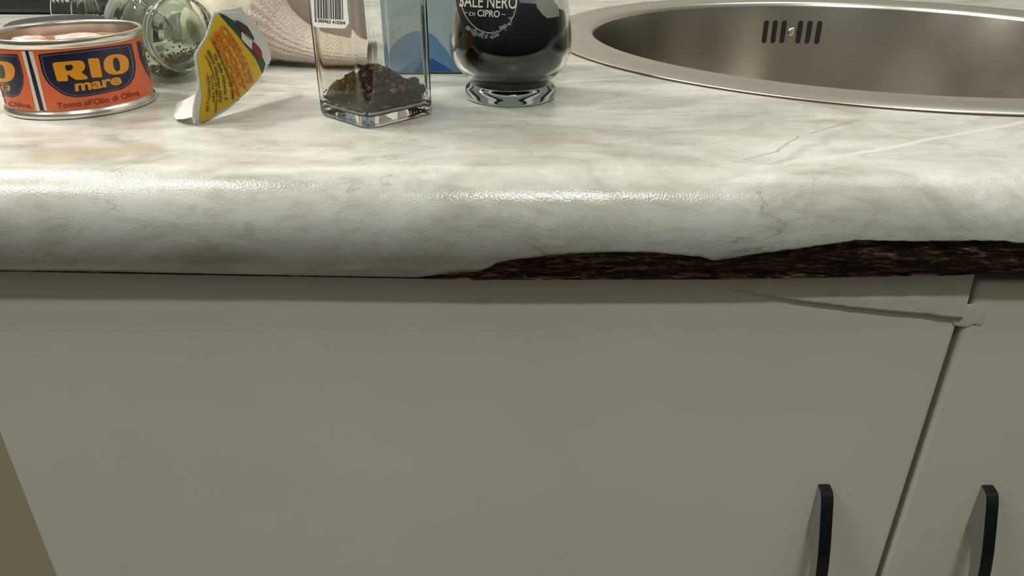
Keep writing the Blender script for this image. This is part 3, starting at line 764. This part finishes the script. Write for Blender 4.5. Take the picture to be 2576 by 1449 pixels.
# the ring stops at the printed crystals, as on the jar
lay('lettering', text2d('SALE NERO', [(1156, 16), (1190, 18), (1230, 20), (1300, 22)], 33, 0.006), mg2, M_SILVERTXT, lb)
lay('lettering', text2d('DI', [(1181, 39), (1195, 40)], 9.5, 0.012), mg2, M_SILVERTXT, lb)
lay('lettering', text2d('CIPRO', [(1201, 40.5), (1257, 43.5)], 17, 0.02), mg2, M_SILVERTXT, lb)
for p in ([(1169, 31), (1177, 31.5), (1177, 33), (1169, 32.5)], [(1262, 35.5), (1272, 36), (1272, 37.5), (1262, 37)]): lay('dash', fill2d([p], 0), mg2, M_SILVERTXT, lb)
random.seed(5); cl = []
for k in range(110):
    t = random.random(); cxp = 1166+t*136; base_y = 66+40*math.sin(math.pi*min(1, max(0, (t*1.02))))*0.85+(8 if t < .2 else 0)-26*max(0, t-0.75)/0.25
    cyp = base_y-random.random()**1.3*(24 if t > 0.5 else 18)
    if ((cxp-1227)/76)**2+((cyp+2)/103)**2 > 0.93: continue
    s = random.uniform(2.0, 6.5); pts = []
    n = random.choice([4, 5, 6, 6]); off = random.uniform(0, 6)
    for i in range(n):
        a = off+2*math.pi*i/n; q = s*random.uniform(.5, 1.2); pts.append((cxp+q*math.cos(a), cyp+q*math.sin(a)))
    cl.append(fill2d([pts], 0))
lay('crystal_print', join(*cl), mg3, M_GREYCRYST, lb)
# dust sticking inside the shoulder, right side
v2, f2 = fill2d([[(1352, 2), (1392, -6), (1412, 20), (1416, 60), (1408, 78), (1398, 74), (1390, 52), (1372, 40), (1356, 22)]], 4)
def dustmap(x, y):
    p = mg1(x, y); c = Vector((GX, GY, p.z)); d = (p-c); return c+d*(1-0.0026/d.length)
lay('salt_residue', (v2, f2), dustmap, M_SALTDUST, sj)

# ------------------------------------------------------------------ fallen grinder jar with dried herbs, behind the can
def frame(axis, origin):
    z = Vector(axis).normalized(); q = z.to_track_quat('Z', 'Y'); return Matrix.Translation(origin) @ q.to_matrix().to_4x4()
GR = 0.0255
axis1 = Vector((0.74, -0.60, 0.0)).normalized()
c1 = Vector((-.1990, .1770, GR+.0004))
# local h: 0 at the foot (towards the right front), growing towards the neck at the left back
F1 = frame(-axis1, c1+axis1*0.027)
fj = empty('herb_jar', (c1.x, c1.y, 0), 'clear glass grinder jar fallen on its side behind the tuna can, with herb remains', 'jar')
o1 = spline([(.0150, .0006), (.0185, .0002), (.0196, .0016), (.0196, .0042), (.0184, .0060), (.0192, .0082), (.0228, .0125), (.0249, .0190), (GR, .0250), (.0252, .034), (.0232, .0430), (.0180, .0500), (.0145, .0535), (.0138, .0600)], 5)
i1 = spline([(.0124, .0600), (.0128, .0540), (.0162, .0490), (.0212, .0420), (.0232, .0335), (.0235, .0250), (.0228, .0195), (.0205, .0150), (.0165, .0112), (.0120, .0098)], 5)
p1 = [(0, .0022), (.010, .0022)]+o1+i1+[(0, .0096)]
mk('glass_body', *lathe(p1, F1, 96), M_GLASSG, fj, smooth=True)
mk('neck_ring', *lathe([(.0139, .0540), (.0156, .0548), (.0160, .0565), (.0156, .0580), (.0139, .0585)], F1, 56), M_GLASSG, fj, smooth=True)
LIDM = Matrix.Translation((-.2690, .2030, .0002))
tag(mk('jar_lid', *lathe([(0, 0), (.0300, 0), (.0307, .0010), (.0307, .0215), (.0290, .0255), (.0262, .0270), (0, .0270)], LIDM, 96), simple('matt_black_plastic', (0.005, 0.005, 0.006), 0.55, spec=0.25), None, smooth=True, origin=(-.269, .203, 0)), 'black round lid lying flat behind the tuna can', 'lid')
# herb leftovers lying in the lowest side of the jar
random.seed(9); hb = []
F1i = F1.inverted()
down = (F1i.to_3x3() @ Vector((0, 0, -1))).normalized()
for k in range(620):
    h = random.uniform(.0118, .0290)*1.0
    a = random.gauss(0, 0.40); rad = lerp1([(.0098, .0120), (.0112, .0165), (.0150, .0205), (.0195, .0228), (.0250, .0235), (.0335, .0232)], h)-0.0008
    rr_ = rad-abs(random.gauss(0, 0.0016))*(1 if h > .016 else 2.2)
    side = down.cross(Vector((0, 0, 1)))
    p = (down*math.cos(a)+side*math.sin(a))*rr_; p.z = h
    w = F1 @ p; r = random.choice([.0004, .0006, .0008, .001])
    hb.append(crumb(w.x, w.y, w.z, r, 1, k))
hv, hf = join(*hb)
tag(mk('dried_herbs', hv, hf, M_HERB, None, origin=(c1.x, c1.y, .004)), 'dry brown herb crumbs left in the fallen glass jar', 'herbs', kind='stuff')

# second glass jar lying behind, ridged mouth to the left
ax2 = Vector((1, -0.10, 0)).normalized(); c2 = Vector((-.302, .2700, .0228))
F2 = frame(ax2, c2)
gj = empty('glass_jar', (c2.x+.04, c2.y, 0), 'clear glass jar lying behind the black lid, open ridged mouth to the left', 'jar')
rid = []
for k in range(4):
    h = .0016+.0030*k; rid += [(.0172, h), (.0180, h+.0010), (.0172, h+.0022)]
p2 = [(.0150, .0006), (.0160, .0002), (.0170, .0008)]+rid+spline([(.0174, .0150), (.0190, .0185), (.0216, .024), (.0225, .032), (.0225, .060), (.0222, .082), (.0205, .0870), (.0160, .0882)], 4)+[(0, .0878), (0, .0840)]+spline([(.0165, .0835), (.0198, .0800), (.0206, .060), (.0206, .032), (.0196, .0250), (.0168, .0195), (.0150, .0150), (.0148, .0080), (.0148, .0012)], 4)+[(.0150, .0006)]
mk('glass_body', *lathe(p2, F2, 96), M_GLASSG, gj, smooth=True)

# ------------------------------------------------------------------ black hob
hob = empty('black_hob', (-.62, .50, 0), 'black flat hob at the back left of the worktop', 'hob')
v, f = box_vf(-.74, -.335, .4415, .60, 0.0002, .0300, .006, 5)
mk('hob_body', v, f, M_BLACKHOB, hob, smooth=True)
v, f = box_vf(-.735, -.342, .450, .595, 0.0301, .0320, .0005, 2)
mk('glass_top', v, f, M_HOBTOP, hob)

# ------------------------------------------------------------------ garlic in white net
GXc = Vector((-.1750, .2240, .0275))
def bulb():
    V, F = [], []; nu, nv = 140, 70
    for j in range(nv+1):
        ph = math.pi*j/nv
        for i in range(nu):
            th_ = 2*math.pi*i/nu
            rad = 1+0.035*math.cos(th_*9)*math.sin(ph)+0.006*math.cos(th_*60)*math.sin(ph)
            r_ = .0290*math.sin(ph)**0.85*rad; z = .0262*math.cos(ph)+(.006*max(0, math.cos(ph))**4)
            V.append(GXc+Vector((r_*math.cos(th_)*0.98, r_*math.sin(th_)*0.9, z)))
    for j in range(nv):
        for i in range(nu): F.append([j*nu+i, (j+1)*nu+i, (j+1)*nu+(i+1) % nu, j*nu+(i+1) % nu])
    return V, F
M_GARLIC = simple('garlic_skin', (0.78, 0.72, 0.56), 0.6, var=(120, 0.10), bump=(350, 0.5, 0.0006))
v, f = bulb(); tag(mk('garlic_bulb', v, f, M_GARLIC, None, smooth=True, origin=(GXc.x, GXc.y, 0.001)), 'cream garlic bulb behind the yellow paper label', 'garlic')
def netmat():
    m, nt, b = newmat('white_net'); N, L = nt.nodes, nt.links
    b.inputs['Base Color'].default_value = (0.66, 0.58, 0.50, 1); b.inputs['Roughness'].default_value = 0.7
    return m
M_NET = netmat()
def net():
    """gathered knitted net tube running from the bulb to the right: interlaced strands"""
    cen = spline([(-.156, .222, .0265), (-.148, .221, .0225), (-.138, .218, .0160), (-.122, .216, .0105), (-.104, .216, .0080), (-.090, .218, .0070)], 10)
    ry = [(0, .0250), (.15, .0240), (.3, .0200), (.55, .0170), (.8, .0180), (1, .0200)]
    rz = [(0, .0255), (.12, .0235), (.3, .0160), (.55, .0095), (.8, .0070), (1, .0060)]
    def S(u, a):
        k = u*(len(cen)-1); i = min(len(cen)-2, int(k)); t = k-i
        c = Vector(cen[i])*(1-t)+Vector(cen[i+1])*t
        rip = 1+0.025*math.sin(a*26+u*5)*(1-0.5*u)
        y = lerp1(ry, u)*math.cos(a)*rip; z = lerp1(rz, u)*math.sin(a)*rip
        lean = 0.25*(1-u)
        p = c+Vector((0, y, z)); p.x += lean*z
        p.z = max(p.z, 0.0009); return p
    V, F = [], []
    def strand(pts, r):
        b = len(V); n = 4
        for i, p in enumerate(pts):
            d = (pts[min(i+1, len(pts)-1)]-pts[max(i-1, 0)]).normalized(); s = d.cross(Vector((0, 0, 1)))
            if s.length < 1e-4: s = Vector((1, 0, 0))
            s.normalize(); t = d.cross(s)
            for k in range(n):
                a = 2*math.pi*k/n+0.4; V.append(p+s*r*math.cos(a)+t*r*math.sin(a))
        for i in range(len(pts)-1):
            for k in range(n): F.append([b+i*n+k, b+i*n+(k+1) % n, b+(i+1)*n+(k+1) % n, b+(i+1)*n+k])
    NS = 92
    for sgn in (1, -1):
        for s_ in range(NS):
            a0 = 2*math.pi*s_/NS; pts = []
            for i in range(150):
                u = i/149; a = a0+sgn*(u*2.6)+0.05*math.sin(u*260+s_)
                p = S(u, a); q = S(u, a); c = Vector((q.x, .22, .02)); w = (p-c)
                p = p+w.normalized()*0.00035*math.sin(i*1.7+s_*math.pi)
                pts.append(p)
            strand(pts, 0.00042)
    for k in range(78):
        u = k/77; pts = [S(u, 2*math.pi*i/150)+Vector((0.0004*math.sin(i*1.9+k), 0, 0)) for i in range(151)]
        strand(pts, 0.00034)
    return V, F
v, f = net(); tag(mk('garlic_net', v, f, M_NET, None, origin=(-.13, .22, .0005)), 'off-white knitted net gathered around the garlic and trailing right', 'net')

# ------------------------------------------------------------------ packets behind
v, f = box_vf(-.1800, -.1060, .2520, .3000, 0.0003, .1000, .004, 4)
bm = bmesh.new(); me = bpy.data.meshes.new('t'); me.from_pydata([tuple(q) for q in v], [], f); bm.from_mesh(me); bmesh.ops.subdivide_edges(bm, edges=bm.edges[:], cuts=3, use_grid_fill=True)
for w in bm.verts:
    if w.co.z > 0.003: w.co += Vector((0, 1, 0))*0.0025*noise.noise(w.co*38)+Vector((1, 0, 0))*0.0016*noise.noise(w.co*55+Vector((4, 0, 0)))
v, f = bm_out(bm)
tag(mk('paper_packet', v, f, M_TAUPE, None, smooth=True, origin=(-.143, .276, 0)), 'taupe paper packet standing behind the garlic net', 'packet')
bp_ = empty('blue_packet', (-.026, .205, 0), 'pale and dark blue packet standing between the pepper jar and the salt jar', 'packet')
v, f = box_vf(-.0740, .0200, .1880, .2200, 0.0003, .0850, .0020, 3)
pb = mk('packet_box', v, f, M_PALEBLUE, bp_)
def py_(y):
    return lambda x, z: Vector((x/1000, y, z/1000))
def lay_xz(name, loops, y, mat, parent):
    v2, f2 = fill2d(loops, 0); vs = [Vector((a/1000, y, b_/1000)) for a, b_ in v2]
    F_ = [q if (vs[q[1]]-vs[q[0]]).cross(vs[q[2]]-vs[q[0]]).y < 0 else q[::-1] for q in f2]
    return mk(name, vs, F_, mat, parent)
disc = [(-54+22.5*math.cos(R_(a)), 1.5+23.0*math.sin(R_(a))) for a in range(0, 181, 6)]
disc = [(min(a, -37), b_) if b_ < 12 else (a, b_) for a, b_ in disc]
disc = [(-76.0, 1.5)]+[(-54-22*math.cos(R_(a)), 1.5+23*math.sin(R_(a))) for a in range(6, 100, 6)]+[(-46.5, 21), (-42, 15.5), (-38, 10), (-34, 4), (-32, 1.5)]
disc = [(max(a, -73.5), b_) for a, b_ in disc]
dsc = lay_xz('round_print', [disc], .18790, M_MIDBLUE, pb)
lay_xz('dark_print', [[(-49.2, 8.8), (-44, 6.2), (-39.5, 3.0), (-37.0, 1.4), (-60, 1.2), (-56, 6)]], .18780, M_DEEPBLUE, dsc)
# white packet with red print, between the glass jars and the garlic
wp = empty('printed_packet', (-.225, .262, 0), 'white packet with red print, mostly hidden behind the glass jars', 'packet')
random.seed(2)
bm = bmesh.new(); bmesh.ops.create_grid(bm, x_segments=40, y_segments=30, size=0.5)
for w in bm.verts:
    x, y = w.co.x, w.co.y
    th_ = 0.004*(1-(2*x)**2)*(1-(2*y)**2)
    z = 0.0245+0.040*(y)+0.0
    w.co = Vector((-.2250+0.050*x, .2600+0.012*y+0.0022*noise.noise(Vector((x*7, y*7, 1)))-th_, z+0.0005))
v, f = bm_out(bm)
pk = mk('packet_body', v, f, M_PAPERWHITE, wp, smooth=True); mo = pk.modifiers.new('s', 'SOLIDIFY'); mo.thickness = 0.006; mo.offset = 1
mr_ = stamp([pk], 0.0004)
lay('red_print', fill2d([[(436, -8), (476, -8), (474, 20), (466, 16), (458, 22), (450, 8)]], 5), mr_, M_REDPR, pk)
for p in ([(452, 14), (458, 20), (462, 32), (456, 26)], [(464, 18), (472, 26), (470, 38), (462, 30)]): lay('dark_print', fill2d([p], 0), mr_, M_BROWNPR, pk)

# ------------------------------------------------------------------ torn yellow paper label
def paper_y(px, py):
    u = (px-494)/190.0; w = (318-py)/300.0
    return 0.0741+0.044*u+0.014*w+0.014*u*u*u*(1 if u > 0 else 0)-0.005*math.sin(w*3.0)*(1-u)
def paper(px, py, e=0.0):
    p = on_y(px, py, paper_y(px, py)-e); return p
lab = empty('paper_label', tuple(paper(494, 317)), 'torn yellow paper label with orange lettering, standing curled on one corner', 'label')
outl = [(539, 30), (552, 27), (575, 24), (600, 18), (607, 17), (613, 30), (626, 40), (648, 62), (662, 86), (673, 112), (681, 135), (682, 149), (676, 164), (661, 184), (645, 207), (624, 229), (600, 252), (575, 275), (549, 291), (520, 306), (500, 316), (494, 318), (489, 310), (484, 296), (486, 268), (492, 240), (499, 213), (496, 195), (493, 172), (489, 139), (497, 122), (507, 108), (517, 92), (523, 74), (529, 55), (533, 42)]
pp = lay('paper_sheet', fill2d([outl], 4), lambda x, y: paper(x, y), M_PAPERWHITE, lab)
pp.data.polygons.foreach_set('use_smooth', [True]*len(pp.data.polygons))
mo = pp.modifiers.new('s', 'SOLIDIFY'); mo.thickness = 0.00025; mo.offset = -1
flap = [(499, 213), (496, 225), (492, 236), (470, 248), (447, 258), (440, 275), (437, 292), (445, 300), (462, 299), (484, 294), (489, 312), (492, 280)]
def flapmap(x, y):
    t = max(0, min(1, (499-x)/60)); g = on_z(x, y, 0.0009+0.003*(1-t)); p = paper(x, y)
    k = t**0.7; return p*(1-k)+g*k if False else on_y(x, y, paper_y(x, y)*(1-k)+g.y*k) if g.y < 0.3 else p
fl = lay('curled_corner', fill2d([flap], 4), flapmap, M_PAPERWHITE, lab)
mo = fl.modifiers.new('s', 'SOLIDIFY'); mo.thickness = 0.0002; mo.offset = -1
E1, E2, E3 = 0.0004, 0.0007, 0.0010
yel = lay('yellow_field', fill2d([[(547, 35), (560, 47), (574, 62), (596, 86), (616, 112), (641, 139), (650, 160), (658, 184), (647, 202), (634, 216), (617, 232), (599, 248), (575, 266), (549, 281), (530, 297), (512, 308), (504, 306), (502, 298), (505, 272), (509, 248), (507, 222), (504, 199), (500, 170), (497, 139), (508, 116), (524, 92), (532, 68), (539, 45)]], 4), lambda x, y: paper(x, y, E1), M_YELLOW, lab)
lay('green_band', fill2d([[(549, 31), (570, 40), (589, 53), (611, 78), (631, 106), (648, 128), (663, 149), (668, 161), (664, 175), (660, 186), (652, 165), (641, 144), (614, 110), (596, 86), (574, 62)]], 4), lambda x, y: paper(x, y, E2), M_GREENPR, lab)
lay('brown_motif', fill2d([[(591, 51), (600, 52), (610, 58), (622, 66), (632, 82), (640, 96), (636, 103), (626, 98), (612, 84), (600, 70)], ], 3), lambda x, y: paper(x, y, E3), M_BROWNPR, lab)
lay('white_motif', fill2d([[(607, 80), (620, 88), (634, 99), (634, 125), (620, 112), (608, 99)]], 3), lambda x, y: paper(x, y, E3), M_PAPERWHITE, lab)
lay('red_motif', fill2d([[(634, 107), (640, 106), (648, 114), (655, 122), (659, 132), (660, 142), (653, 150), (644, 138), (634, 122)]], 3), lambda x, y: paper(x, y, E3), M_REDPR, lab)
def ptxt(s, path, h, mat, bold=0.02): lay('lettering', text2d(s, bezpath(path, 8), h, bold), lambda x, y: paper(x, y, E3), mat, lab)
ptxt('CERVATI', [(551, 70), (577, 108), (602, 150), (622, 210)], 17, M_ORANGETXT, 0.05)
ptxt('IMPORT', [(540, 84), (563, 121), (587, 165), (608, 228)], 13, M_ORANGETXT, 0.05)
ptxt('EXPORT', [(530, 98), (552, 135), (574, 180), (592, 246)], 13, M_ORANGETXT, 0.05)
ptxt('prodotti alimentari dal 1998', [(536, 105), (550, 140), (566, 176), (579, 216), (584, 250)], 5.5, M_BLACKTXT, 0.03)
ptxt('Via della Vittoria, 5', [(536, 136), (550, 168), (561, 205), (566, 252)], 8, M_BLACKTXT)
ptxt('45010 Villadose (RO)', [(519, 128), (534, 158), (547, 205), (552, 258)], 8, M_BLACKTXT)
ptxt('confezionato da aglio bianco', [(516, 140), (530, 171), (543, 222), (541, 284)], 5, M_BLACKTXT, 0.03)
ptxt('cat. prima  origine', [(530, 190), (535, 225), (536, 257)], 5, M_BLACKTXT, 0.03)
ptxt('* PESO NETTO g 200', [(517, 185), (524, 222), (519, 280)], 6.5, M_BLACKTXT)
